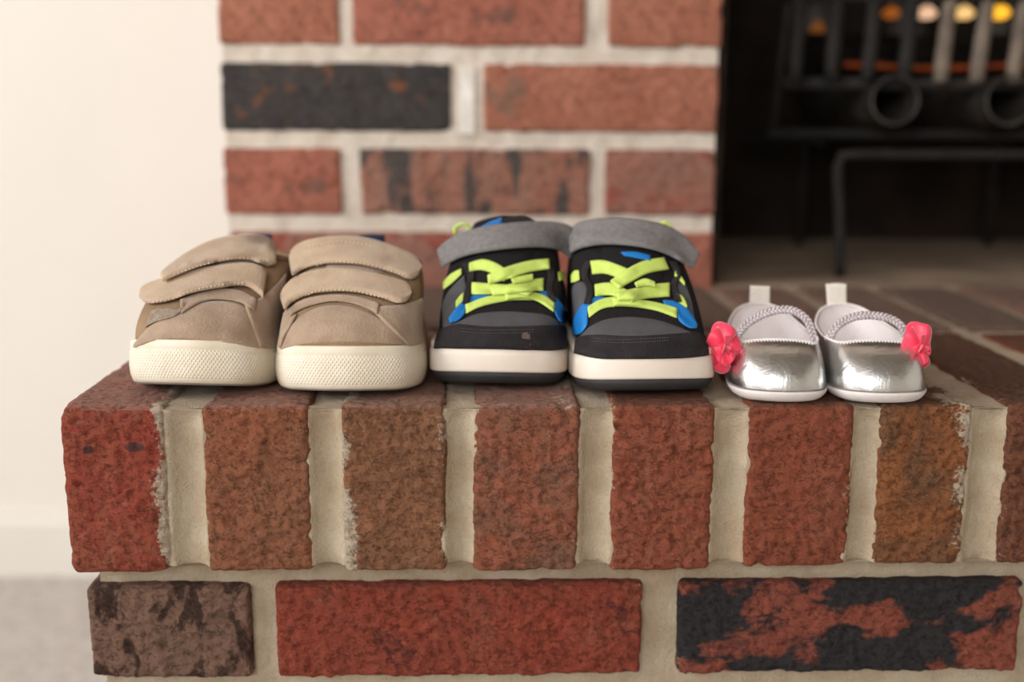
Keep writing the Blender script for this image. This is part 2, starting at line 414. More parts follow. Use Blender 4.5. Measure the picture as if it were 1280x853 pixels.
for r_ in range(1, 5):
    zc = -0.1272-P*r_; x = 0.0045
    if r_ % 2 == 0: put_brick(lh, lowm[r_ % 4], (x+0.046, 0.055, zc), hearth); x += 0.1015
    i = r_
    while x+0.194 < HX1:
        put_brick(lm[i % 2], lowm[(i*3+r_) % 4], (x+0.097, 0.055, zc), hearth); x += 0.2035; i += 1

# the left flank of the hearth under the rowlocks
for r_ in range(5):
    zc = -0.1272-P*r_; a, b = (lm[r_ % 2], lh) if r_ % 2 else (lh, lm[0])
    ya = 0.1115 if r_ % 2 else 0.1115; la, lb = (0.194, 0.080) if r_ % 2 else (0.092, 0.182)
    put_brick(a, lowm[(r_+1) % 4], (0.0495, ya+la/2, zc), hearth, (0, 0, math.pi/2))
    put_brick(b, lowm[(r_+2) % 4], (0.0495+0.0005, ya+la+0.0095+(0.092 if b is lh else 0.194)/2-0.006, zc), hearth, (0, 0, math.pi/2))
# chimney breast: left pier, lintel zone and right pier around the opening
CY = 0.3976; OX0, OX1, OZ = 0.4040, 1.22, 0.62
v, f = grid_block((0.0035, CY+0.0032, -0.02), (OX0-0.002, CY+0.10, 0.30), 0.0045, 0.0016, 9.0)
v2, f2 = boxes([((0.0035, CY+0.0035, FLOOR), (OX0-0.002, WALLY+0.1, -0.02)), ((0.0035, CY+0.10, -0.02), (OX0-0.002, WALLY+0.1, 0.30)),
                ((0.0035, CY+0.0035, 0.30), (OX0-0.002, WALLY+0.1, CEIL)),
                ((OX0-0.002, CY+0.0035, OZ), (OX1, WALLY+0.1, CEIL)), ((OX1, CY+0.0035, FLOOR), (1.65, WALLY+0.1, CEIL)),
                ((OX0-0.002, CY+0.0035, FLOOR), (OX1, WALLY+0.1, -0.012)), ((OX0-0.002, WALLY, -0.012), (OX1, WALLY+0.1, OZ))])
cv, cf = join((v, f), (v2, f2))
chimney = structure(obj('chimney_breast', cv, cf, chim_mortar))
m_red = brick_mat((176, 106, 84), (164, 92, 72), (134, 92, 78), 0.25, 24, gain=1.14, dust=0.1)
m_or = brick_mat((180, 114, 88), (166, 98, 74), (150, 106, 86), 0.3, 22, gain=1.14, dust=0.1)
m_chr = brick_mat((80, 74, 70), (70, 65, 64), (150, 92, 62), 0.16, 26, dust=0.1)
m_mix = brick_mat((150, 110, 92), (156, 98, 78), (88, 78, 74), 0.5, 30, gain=1.14, dust=0.1, stretch=(1.5, 1, 0.5))
m_rb = brick_mat((162, 102, 82), (148, 102, 86), (168, 88, 72), 0.35, 26, gain=1.14, dust=0.1)
zc0 = 0.0170; CW = P
# measured rows above the hearth: (row, [(x0, x1, material)])
crow = {0: [(0.0030, 0.1990, m_rb), (0.2115, 0.4035, m_red)],
        1: [(0.0005, 0.0955, m_red), (0.1110, 0.2995, m_mix), (0.3120, 0.4035, m_rb)],
        2: [(0.0010, 0.1855, m_chr), (0.2120, 0.4030, m_or)],
        3: [(0.0010, 0.0970, m_or), (0.1075, 0.2935, m_red), (0.3125, 0.4040, m_or)]}
for r_ in range(4, 9):
    crow[r_] = crow[0] if r_ % 2 == 0 else crow[1]
cache = {}
for r_, lst in crow.items():
    for j, (a, b, m) in enumerate(lst):
        hi = r_ < 5
        key = (round(b-a, 3), hi, r_ if hi else 0)
        if key not in cache:
            cache[key] = brick_mesh(b-a, 0.090, 0.0535 if r_ else 0.0500, (0.003, 0.012, 0.003) if hi else 0.012, 200+len(cache), r=0.0032, amp=0.0013, fine=0.0005, smear=mk_smear(0.25, 0.25), chips=1.0)
        put_brick(cache[key], m, ((a+b)/2, CY+0.045, zc0+CW*r_+(0.0015 if r_ == 0 else 0)), chimney)
v, f = grid_block((0.1915, CY+0.0006, 0.1235), (0.2045, CY+0.010, 0.1765), 0.002, 0.0008, 5.0)
structure(obj('mortar_smear', v, f, simple('white_lime_mortar', (236, 230, 220), (226, 218, 206), 60, 0.9, 0.0006, 600), chimney))
# right pier and soldier course over the opening, out of the frame
pm = [m_red, m_or, m_rb, m_mix]
s2 = brick_mesh(0.194, 0.090, 0.0545, 0.014, 301, smear=mk_smear(0.2, 0.2)); s1 = brick_mesh(0.092, 0.090, 0.0545, 0.014, 302, smear=mk_smear(0.2, 0.2))
for r_ in range(0, 9):
    lay = [(s2, 1.220+0.097), (s2, 1.4235+0.097)] if r_ % 2 else [(s1, 1.220+0.046), (s2, 1.3215+0.097), (s1, 1.525+0.046)]
    for j, (me, xc) in enumerate(lay): put_brick(me, pm[(r_+j) % 4], (xc, CY+0.045, zc0+CW*r_), chimney)
for r_ in range(-6, 9):
    lay = [(s2, 0.4976+0.097), (s2, 0.7011+0.097)] if r_ % 2 else [(s1, 0.4976+0.046), (s2, 0.5991+0.097)]
    for j, (me, yc) in enumerate(lay): put_brick(me, pm[(r_*3+j) % 4], (0.0455, yc, zc0+CW*r_), chimney, (0, 0, math.pi/2))
sol = brick_mesh(0.0545, 0.090, 0.194, 0.014, 303, smear=mk_smear(0.2, 0.2))
x = 0.002; i = 0
while x+0.0545 < 1.64: put_brick(sol, pm[(i*3) % 4], (x+0.0273, CY+0.045, 0.7215), chimney); x += P; i += 1

# ------------------------------------------------------------------ firebox: sooty splayed walls, floor, back
soot_m = simple('soot_blackened_firebrick', (46, 37, 30), (30, 25, 21), 16, 0.95, 0.002, 60, spec=0.1)
k = NT('ashy_firebox_floor'); v = k.mapping()
col = k.mix(k.ramp(k.noise(v, 14, 5, 0.6), 0.35, 0.65), lin((160, 138, 118)), lin((124, 106, 90)))
fbfloor_m = k.done(col, 0.95, k.bump(k.noise(v, 200, 4), 0.001), 0, 0.15)
OD = WALLY
v, f = boxes([((OX0-0.001, CY+0.004, -0.011), (OX1, OD, -0.001))]); structure(obj('firebox_floor', v, f, fbfloor_m, smooth=False))
def splay(x0, x1, dx):
    V = [(x0, CY+0.004, -0.001), (x1, OD, -0.001), (x1, OD, OZ), (x0, CY+0.004, OZ), (x0+dx, CY+0.004, -0.001), (x1+dx, OD, -0.001), (x1+dx, OD, OZ), (x0+dx, CY+0.004, OZ)]
    F = [(0, 1, 2, 3), (7, 6, 5, 4), (0, 4, 5, 1), (3, 2, 6, 7), (0, 3, 7, 4), (1, 5, 6, 2)]
    return V, F
v, f = join(splay(OX0+0.0005, OX0+0.075, 0.004), splay(OX1-0.0005, OX1-0.075, -0.004),
            box((OX0, OD-0.07, -0.001), (OX1, OD-0.002, OZ)), box((OX0, CY+0.006, OZ-0.02), (OX1, OD, OZ)))
structure(obj('firebox_walls', v, f, soot_m, smooth=False))

# ------------------------------------------------------------------ grate in the firebox
iron_m = simple('sooty_iron', (36, 32, 28), (24, 21, 19), 60, 0.75, 0.0006, 300, metal=0.2)
lit_iron_m = simple('lit_bar_iron', (122, 108, 94), (92, 80, 70), 60, 0.8, 0.0006, 300, metal=0.0)  # light on some bars put into this paler iron colour
G = thing('fireplace_grate', 'dark iron tube grate with upright bars standing inside the fireplace', 'fireplace grate', (0.80, 0.55, -0.001))
tube_m = simple('worn_steel_tube', (74, 68, 62), (50, 45, 41), 60, 0.6, 0.0004, 300, metal=0.3)
def hollow(path, r, wall=0.0028, sides=24):
    v1, f1 = tube(path, r, sides, cap=False); v2, f2 = tube(path, r-wall, sides, cap=False)
    n = len(v1); m = len(path)
    V = [tuple(a) for a in v1]+[tuple(a) for a in v2]; F = list(f1)+[tuple(i+n for i in q[::-1]) for q in f2]
    for e in (0, (m-1)*sides):
        for s in range(sides): F.append((e+s, e+(s+1) % sides, n+e+(s+1) % sides, n+e+s))
    return V, F
for i in range(6):
    X = 0.5627+0.0990*i
    path = cr([(X, 0.440, 0.1530), (X, 0.52, 0.1500), (X, 0.60, 0.150), (X, 0.665, 0.165), (X, 0.70, 0.22), (X, 0.68, 0.30), (X, 0.60, 0.35), (X, 0.52, 0.36)], 26)
    v, f = hollow(path, 0.0215); obj('tube', v, f, tube_m, G)
for i in range(19):
    X = 0.4780+0.0315*i; ln = 0.002+0.00065*i if i < 8 else 0.006
    v, f = tube([(X, 0.447, 0.1680), (X+ln*0.3, 0.450, 0.185), (X+ln, 0.450, 0.236)], [0.0062, 0.0066, 0.0062], 10)
    obj('bar', v, f, lit_iron_m if i in (4, 5, 6) else iron_m, G)
v, f = tube([(0.470, 0.452, 0.2405), (1.055, 0.452, 0.2405)], 0.0075, 10); obj('top_rail', v, f, iron_m, G)
v, f = tube([(0.470, 0.456, 0.1670), (1.055, 0.456, 0.1670)], 0.0060, 10); obj('lower_rail', v, f, iron_m, G)
v, f = tube([(0.470, 0.500, 0.1235), (1.065, 0.500, 0.1235)], 0.0050, 10); obj('cradle_rail', v, f, iron_m, G)
v, f = tube(cr([(0.5285, 0.452, -0.001), (0.5255, 0.452, 0.05), (0.5210, 0.452, 0.098), (0.5290, 0.452, 0.106), (0.60, 0.452, 0.1065), (0.75, 0.452, 0.107), (0.95, 0.452, 0.107)], 40), 0.0048, 10)
obj('front_frame', v, f, iron_m, G)
for (X, Y) in ((0.95, 0.452), (0.77, 0.70), (0.56, 0.70), (1.02, 0.70)):
    v, f = tube([(X, Y, -0.001), (X, Y, 0.11)], 0.005, 10); obj('leg', v, f, iron_m, G)
v, f = tube([(0.49, 0.70, 0.1145), (1.08, 0.70, 0.1145)], 0.005, 10); obj('rear_rail', v, f, iron_m, G)
# end hangers that carry the bar basket on the front frame
for X in (0.4725, 1.052):
    v, f = tube([(X, 0.456, 0.235), (X, 0.497, 0.128), (X+(0.05 if X < 0.6 else -0.02), 0.51, 0.116), (X+(0.09 if X < 0.6 else -0.04), 0.70, 0.116)], 0.004, 8); obj('hanger', v, f, iron_m, G)
char_m = simple('charred_log', (30, 26, 23), (18, 15, 13), 40, 0.95, 0.004, 50, spec=0.1)
def emis(name, c, s, base=(20, 12, 8)):
    k = NT(name); n = k.noise(k.mapping(), 60, 3)
    k.done(lin(base), 0.9); k.b.inputs['Emission Color'].default_value = lin(c)
    k.link(k.ramp(n, 0.3, 0.7, s*0.6, s), k.b.inputs['Emission Strength']); return k.m
lg = thing('charred_log', 'charred log with a glowing ember seam lying behind the grate bars', 'log', (0.78, 0.52, 0.18))
pth = [(0.50+0.025*i, 0.560+0.002*math.sin(i*1.3), 0.1955+0.0015*math.sin(i*0.9)) for i in range(24)]
rr = [0.0195+0.0018*noise.noise(Vector((i*0.8, 0, 0))) for i in range(24)]
v, f = tube(pth, rr, 14); obj('bark', v, f, char_m, lg)
v, f = tube([(p[0], p[1]-0.0185, p[2]-0.0105) for p in pth[2:16]], [0.0022+0.0008*math.sin(i*2.1) for i in range(14)], 6)
obj('ember_seam', v, f, emis('ember_glow', (190, 84, 32), 0.38), lg)
def flame(px, py, wpx, hpx, col, s, label):
    Y = 0.575; c = on_y(px, py, Y); sc = (Y+0.60)/FPX; w = wpx*sc/2; h = hpx*sc/2
    V, F = [], []; n, m = 10, 7
    for j in range(m):
        t = j/(m-1); rad = math.sin(math.pi*min(0.98, 0.10+0.88*t))**0.75*(1-0.35*t)
        for i in range(n):
            a = 2*math.pi*i/n
            V.append((c[0]+w*rad*math.cos(a)*1.1+w*0.15*t, c[1]+w*0.6*rad*math.sin(a), c[2]-h+2*h*t))
    for j in range(m-1):
        for i in range(n): F.append((j*n+i, j*n+(i+1) % n, (j+1)*n+(i+1) % n, (j+1)*n+i))
    F += [tuple(range(n))[::-1], tuple((m-1)*n+i for i in range(n))]
    o = obj('flame', V, F, emis('flame_%d' % int(px), col, s), org=(c[0], c[1], c[2]-h)); o['label'] = label; o['category'] = 'flame'; o['group'] = 'low flames behind the grate bars'
flame(1021, 36, 20, 20, (190, 110, 40), 0.45, 'dim low amber flame behind grate, leftmost and lowest set of the row')
flame(1113, 15, 24, 15, (205, 110, 30), 0.7, 'dull orange flame behind bars, above the nearest round tube mouth')
flame(1157, 15, 28, 16, (255, 205, 165), 1.3, 'pale pinkish flame glowing behind the grate bars')
flame(1203, 15, 30, 16, (255, 205, 130), 1.5, 'pale yellow flame glowing behind the bars beside the pinkish one')
flame(1248, 14, 30, 18, (255, 185, 45), 2.0, 'brightest golden yellow flame glowing behind the grate bars')

# ------------------------------------------------------------------ shoes: shared tools
class Shoe:
    def __init__(s, name, label, cat, x0, y0, yaw, group, spring=0.005, spl=45.0, xs=1.0, zs=1.0):
        s.o = thing(name, label, cat, (x0, y0, -HZ), group); s.x0, s.y0, s.c, s.s = x0, y0, math.cos(yaw), math.sin(yaw)
        s.xs, s.zs = xs, zs; s.V, s.F = [], []; s.bvh = None; s.spring = spring*1000; s.spl = spl
    def w(s, P):
        """local millimetres -> world metres, with toe spring"""
        P = np.atleast_2d(np.asarray(P, float)); x, y, z = P[:, 0]*s.xs, P[:, 1], P[:, 2]*s.zs-HZ*1000
        z = z+s.spring*np.clip(1-y/s.spl, 0, 1.2)**2
        return np.stack([s.x0+(x*s.c+y*s.s)/1000, s.y0+(-x*s.s+y*s.c)/1000, z/1000], 1)
    def add(s, V, F):
        n = len(s.V); s.V += [tuple(v) for v in V]; s.F += [tuple(int(i)+n for i in f) for f in F]; s.bvh = None
    def B(s):
        if s.bvh is None: s.bvh = BVHTree.FromPolygons(s.V, s.F)
        return s.bvh
    def cast(s, px, py, flag=False):
        r = s._cast(px, py); return r if flag else r[:2]
    def _cast(s, px, py):
        d = Vector(ray(px, py)); o = Vector(CAM); h = s.B().ray_cast(o, d)
        if h[0] is not None: return (h[0]-o).length, np.array(h[1]) if h[1].dot(d) < 0 else -np.array(h[1]), 1.0
        lo, hi = 0.50, 0.80; best = (9, 0.6, None)
        for t in np.linspace(lo, hi, 61):
            q = s.B().find_nearest(o+d*t)
            if q[3] < best[0]: best = (q[3], t, q[0])
        n = np.array(o+d*best[1]-best[2]); n /= np.linalg.norm(n)+1e-9
        return best[1], n, 0.0
def slab(Pt, Nn, th, lift, prof_u, prof_v):
    """closed slab over a grid of points"""
    nu, nv = Pt.shape[:2]; V, F = [], []
    for i in range(nu):
        for j in range(nv):
            e = min(prof_u[i], prof_v[j]); V.append(Pt[i, j]+Nn[i, j]*(lift+th*e))
    for i in range(nu):
        for j in range(nv): V.append(Pt[i, j]+Nn[i, j]*lift)
    n = nu*nv
    for i in range(nu-1):
        for j in range(nv-1):
            a = i*nv+j; b = a+nv; F.append((a, a+1, b+1, b)); F.append((n+a, n+b, n+b+1, n+a+1))
    for i in range(nu-1):
        a, b = i*nv, (i+1)*nv; F.append((a, b, n+b, n+a)); a += nv-1; b += nv-1; F.append((a, n+a, n+b, b))
    for j in range(nv-1):
        a = j; F.append((a, n+a, n+a+1, a+1)); a = (nu-1)*nv+j; F.append((a, a+1, n+a+1, n+a))
    return V, F
def params(n, e=0.05):
    t = list(np.linspace(0, 1, n)); t = [0, e*0.35, e]+[x for x in t if e*1.3 < x < 1-e*1.3]+[1-e, 1-e*0.35, 1]
    pr = [0.25, 0.8, 1.0]+[1.0]*(len(t)-6)+[1.0, 0.8, 0.25]
    return np.array(t), np.array(pr)
def patch(sh, name, top, bot, mat, th=0.9, lift=0.15, nu=22, nv=6, smooth=4, register=True, plane=None, parent=None, label=None, eu=0.05, ev=0.14, bias=0.0):
    """panel bounded by two picture-side edge lines, laid on what is already built of the shoe"""
    tu, pu = params(nu, eu); tv, pv = params(nv, ev)
    A = cr(top, 200); Bq = cr(bot, 200); L = np.linspace(0, 1, 200)
    T = np.zeros((len(tu), len(tv))); HIT = np.ones(T.shape); D = np.zeros(T.shape+(3,)); N = np.zeros_like(D)
    for i, u in enumerate(tu):
        a = np.array([np.interp(u, L, A[:, 0]), np.interp(u, L, A[:, 1])]); b = np.array([np.interp(u, L, Bq[:, 0]), np.interp(u, L, Bq[:, 1])])
        for j, q in enumerate(tv):
            p = b+(a-b)*q; D[i, j] = ray(*p)
            if plane is not None: T[i, j] = (plane-CAM[1])/D[i, j][1]; N[i, j] = (0, -1, 0)
            else: T[i, j], N[i, j], HIT[i, j] = sh.cast(*p, True)
    if plane is None:
        T0 = T.copy()
        for _ in range(smooth):
            for ax in (0, 1):
                T = (np.concatenate([T.take([0], ax), T.take(range(T.shape[ax]-1), ax)], ax)+T*2+np.concatenate([T.take(range(1, T.shape[ax]), ax), T.take([-1], ax)], ax))/4
                N = (np.concatenate([N.take([0], ax), N.take(range(N.shape[ax]-1), ax)], ax)+N*2+np.concatenate([N.take(range(1, N.shape[ax]), ax), N.take([-1], ax)], ax))/4
        T = np.where(HIT > 0.5, np.minimum(T, T0+0.0004), T)-bias/1000
        N /= np.linalg.norm(N, axis=2)[:, :, None]+1e-9
    Pt = CAM+D*T[:, :, None]
    V, F = slab(Pt, N, th/1000, lift/1000, pu, pv)
    o = obj(name, V, F, mat, parent or sh.o)
    if label: o['label'] = label
    if register and plane is None: sh.add(V, F)
    return o
def stitches(sh, name, lines, mat, dash=2.6, gap=2.2, r=0.33, parent=None):
    VF = []
    for ln in lines:
        Lp = np.linalg.norm(np.diff(np.asarray(ln, float), axis=0), axis=1).sum(); n = max(2, int(Lp/(dash+gap)))
        C = cr(ln, n*2)
        for i in range(n):
            a, b = C[2*i], C[2*i]+(C[2*i+1]-C[2*i])*0.9 if 2*i+1 < len(C) else C[2*i]
            pa, na = sh.cast(*a); pb, nb = sh.cast(*b)
            A = CAM+ray(*a)*pa+na*0.0002; B_ = CAM+ray(*b)*pb+nb*0.0002
            if np.linalg.norm(A-B_) > 0.004 or np.linalg.norm(A-B_) < 1e-5: continue
            VF.append(tube([A, (A+B_)/2+na*0.0002, B_], [r*0.6e-3, r*1e-3, r*0.6e-3], 5))
    v, f = join(*VF); o = obj(name, v, f, mat, parent or sh.o); o['kind'] = 'stuff'; return o
def mirror(rt, toe, heel):
    R_ = [tuple(p) for p in rt]
    return [tuple(toe)]+R_+[tuple(heel)]+[(-p[0],)+p[1:] for p in R_[::-1]]
def upper(sh, B, P1, P2, C, mat, th=2.2, nt=18, per=7, name='upper', register=True, lining=None, lin_name='lining'):
    b, p1, p2, c = [crp(q, per) for q in (B, P1, P2, C)]; n = len(b); G_ = []
    for t in np.linspace(0, 1, nt): G_.append((1-t)**3*b+3*(1-t)**2*t*p1+3*(1-t)*t*t*p2+t**3*c)
    G_ = np.array(G_)                                    # nt x n x 3
    du = np.roll(G_, -1, 1)-np.roll(G_, 1, 1); dv = np.gradient(G_, axis=0); Nn = np.cross(du, dv)
    Nn /= np.linalg.norm(Nn, axis=2)[:, :, None]+1e-9
    In = G_-Nn*th
    Vo = sh.w(G_.reshape(-1, 3)); Vi = sh.w(In.reshape(-1, 3))
    F = []
    for j in range(nt-1):
        for i in range(n): F.append((j*n+i, j*n+(i+1) % n, (j+1)*n+(i+1) % n, (j+1)*n+i))
    m = nt*n; e = (nt-1)*n
    Fi = [tuple(q[::-1]) for q in F]; rim = [(e+i, e+(i+1) % n, m+e+(i+1) % n, m+e+i) for i in range(n)]
    if lining is None:
        o = obj(name, np.vstack([Vo, Vi]), F+[tuple(i+m for i in q) for q in Fi]+rim, mat, sh.o)
    else:
        o = obj(name, np.vstack([Vo, Vi]), F+rim, mat, sh.o); obj(lin_name, Vi, Fi, lining, sh.o)
    if register: sh.add(Vo, F)
    return G_, Nn, o
def offset_loop(L, d):
    L = np.asarray(L, float); t = np.roll(L, -1, 0)-np.roll(L, 1, 0); n = np.stack([t[:, 1], -t[:, 0]], 1); n /= np.linalg.norm(n, axis=1)[:, None]
    return L+n*d*(1 if True else -1)
def sole(sh, outline, levels, mats, per=8, name='sole', register=True, names=None):
    """levels: (outset, z) from under the sole upwards"""
    L = crp([(p[0], p[1]) for p in outline], per)
    L = np.roll(L, len(L)//2, 0)
    area2 = (L[:, 0]*np.roll(L[:, 1], -1)-np.roll(L[:, 0], -1)*L[:, 1]).sum()
    sg = 1 if area2 > 0 else -1
    arc = np.concatenate([[0], np.cumsum(np.linalg.norm(np.diff(L, axis=0), axis=1))])
    V, uv = [], []; n = len(L)
    for d, z in levels:
        Q = offset_loop(L, d*sg); Q3 = np.column_stack([Q, np.full(n, z)]); V.append(sh.w(Q3)); uv += [(a/1000, z/1000) for a in arc]
    F = []
    for j in range(len(levels)-1):
        for i in range(n):
            q = (j*n+i, j*n+(i+1) % n, (j+1)*n+(i+1) % n, (j+1)*n+i); F.append(q if sg > 0 else q[::-1])
    F.append(tuple(range(n))[::-1] if sg > 0 else tuple(range(n))); k_ = (len(levels)-1)*n
    F.append(tuple(k_+i for i in range(n)) if sg > 0 else tuple(k_+i for i in range(n))[::-1])
    V = np.vstack(V); o = obj(name, V, F, mats, sh.o, uv=uv)
    if register: sh.add(V, F[:-2])
    return o
def cloop(sh, C, r, mat, name='collar', per=7):
    c = crp(C, per); v, f = tube(sh.w(c), r/1000, 8, closed=True); o = obj(name, v, f, mat, sh.o); sh.add(v, f); return o
def tongue(sh, rows, mat, th=4.0, name='tongue', register=True):
    """rows: (y, z, halfwidth, drop at the edges)"""
    R_ = cr(rows, 12); nu = 11; Pt = np.zeros((12, nu, 3)); 
    for i, (y, z, w_, dr) in enumerate(R_):
        for j in range(nu):
            a = -1+2*j/(nu-1); Pt[i, j] = (w_*a, y+dr*0.7*a*a, z-dr*0.6*a*a)
    du = np.gradient(Pt, axis=1); dv = np.gradient(Pt, axis=0); N = np.cross(du, dv); N /= np.linalg.norm(N, axis=2)[:, :, None]+1e-9
    if N[6, 5, 1] > 0: N = -N
    pr_u = np.array([1.0]*9+[0.95, 0.75, 0.3]); pr_v = np.array([0.2, 0.75]+[1.0]*(nu-4)+[0.75, 0.2])
    V, F = slab(Pt, N, th, 0, pr_u, pr_v); V = sh.w(np.array(V)); o = obj(name, V, F, mat, sh.o)
    if register: sh.add(V, F)
    return o
def insole(sh, outline, z, mat, inset=2.0):
    L = crp([(p[0], p[1]) for p in outline], 6); c = L.mean(0); Q = c+(L-c)*0.94
    V = sh.w(np.column_stack([Q, np.full(len(Q), z)])); V = np.vstack([V, sh.w([(c[0], c[1], z-1)])]); n = len(Q)
    obj('insole', V, [(i, (i+1) % n, n) for i in range(n)], mat, sh.o)
def S(ox, oy, sc):
    """reads a list of points off an enlarged detail whose corner is (ox, oy)"""
    return lambda *p: [(ox+a/sc, oy+b/sc) for a, b in zip(p[0::2], p[1::2])]

# ------------------------------------------------------------------ shoe materials
suede = simple('tan_suede', (172, 148, 126), (154, 130, 108), 70, 0.9, 0.0005, 700, spec=0.2, sheen=0.25)
suede_lt = simple('light_tan_suede', (190, 166, 140), (174, 148, 122), 60, 0.9, 0.0005, 700, spec=0.2, sheen=0.25)
suede_dk = simple('brown_suede_side', (150, 124, 96), (132, 106, 80), 60, 0.9, 0.0005, 700, spec=0.2)
velcro = simple('worn_hook_tape', (178, 162, 144), (152, 134, 116), 300, 0.95, 0.0012, 1500, spec=0.1)
thread_lt = simple('cream_thread', (226, 210, 190), rough=0.7)
navy = simple('navy_webbing', (36, 44, 70), (28, 36, 58), 300, 0.9, 0.0003, 1200)
dark_lin = simple('dark_lining', (60, 46, 38), (48, 38, 32), 100, 0.95)
k = NT('cream_rubber_foxing'); uvm = k.mapping(src='UV')
def wavecoord(k, rot, sc):
    w_ = k.n.new('ShaderNodeTexWave'); w_.inputs['Scale'].default_value = sc; w_.wave_profile = 'SIN'
    k.link(k.mapping(rot=(0, 0, rot), src='UV'), w_.inputs[0]); return w_.outputs['Fac']
hh = k.math('MULTIPLY', wavecoord(k, 0.6, 210), wavecoord(k, -0.6, 210))
sz = k.n.new('ShaderNodeSeparateXYZ'); k.link(k.tc.outputs['UV'], sz.inputs[0])
band = k.math('MULTIPLY', k.ramp(sz.outputs['Y'], 0.0178, 0.0170), k.ramp(sz.outputs['Y'], 0.003, 0.004))
hh = k.math('MULTIPLY', hh, band)
colr = k.mix(k.ramp(k.noise(k.mapping(), 45, 4), 0.38, 0.7), lin((230, 219, 200)), lin((214, 199, 172)))
colr = k.mix(k.math('MULTIPLY', hh, 0.2), colr, lin((244, 234, 214)))
foxing = k.done(colr, 0.6, k.bump(hh, 0.0003), 0, 0.35)
outgrey = simple('grey_outsole', (128, 118, 110), (112, 102, 96), 80, 0.8)

blk = simple('black_suede', (50, 46, 46), (38, 35, 36), 90, 0.92, 0.0006, 700, spec=0.2)
blk_mesh = simple('black_textile', (40, 37, 38), (28, 26, 27), 900, 0.95, 0.0005, 1600, spec=0.15)
gry = simple('grey_nubuck', (86, 84, 86), (78, 76, 78), 80, 0.85, 0.0003, 900, spec=0.2)
gry_strap = simple('grey_strap_fabric', (132, 128, 126), (118, 114, 113), 400, 0.9, 0.0004, 1400, spec=0.2)
lime = simple('lime_lace', (210, 230, 118), (200, 222, 106), 200, 0.8, 0.0004, 1500, spec=0.2)
blue = simple('blue_synthetic', (24, 122, 196), (20, 110, 182), 60, 0.5, spec=0.4)
mid_w = simple('white_midsole', (232, 222, 208), (226, 208, 192), 30, 0.55, 0.0001, 400)
out_b = simple('black_outsole', (52, 50, 50), (42, 41, 41), 60, 0.65)
scuff = simple('pale_scuff', (104, 88, 80), (62, 56, 55), 260, 0.9)
thread_gr = simple('grey_thread', (96, 92, 92), rough=0.7)

k = NT('silver_leatherette'); nn = k.noise(k.mapping(), 70, 3)
silver = k.done(k.mix(nn, lin((214, 216, 216)), lin((226, 226, 224))), 0.32, k.bump(k.noise(k.mapping(), 90, 3, 0.5, 0.6), 0.0016, 0.45, k.bump(k.noise(k.mapping(), 900, 2), 0.00008)), 1.0)
pearl = simple('pale_satin_lining', (246, 238, 236), (238, 228, 226), 60, 0.55, 0.0002, 500, sheen=0.2)
softsole = simple('white_soft_sole', (226, 218, 214), (214, 205, 200), 80, 0.6, 0.0002, 900)
braid_m = simple('silver_pink_braid', (206, 194, 196), (184, 172, 174), 300, 0.45, 0.0002, 1200, spec=0.6)
seam_m = simple('taupe_seam_thread', (150, 136, 132), rough=0.7)
tab_m = simple('ivory_ribbon_tab', (236, 228, 216), (228, 216, 204), 300, 0.55, 0.0002, 1200)
k = NT('coral_satin'); rose_m = k.done(lin((236, 50, 84)), 0.42, k.bump(k.noise(k.mapping(), 120, 2), 0.0005, 0.6), 0, 0.5)
k.b.inputs['Sheen Weight'].default_value = 0.5

def zlev(o): return o
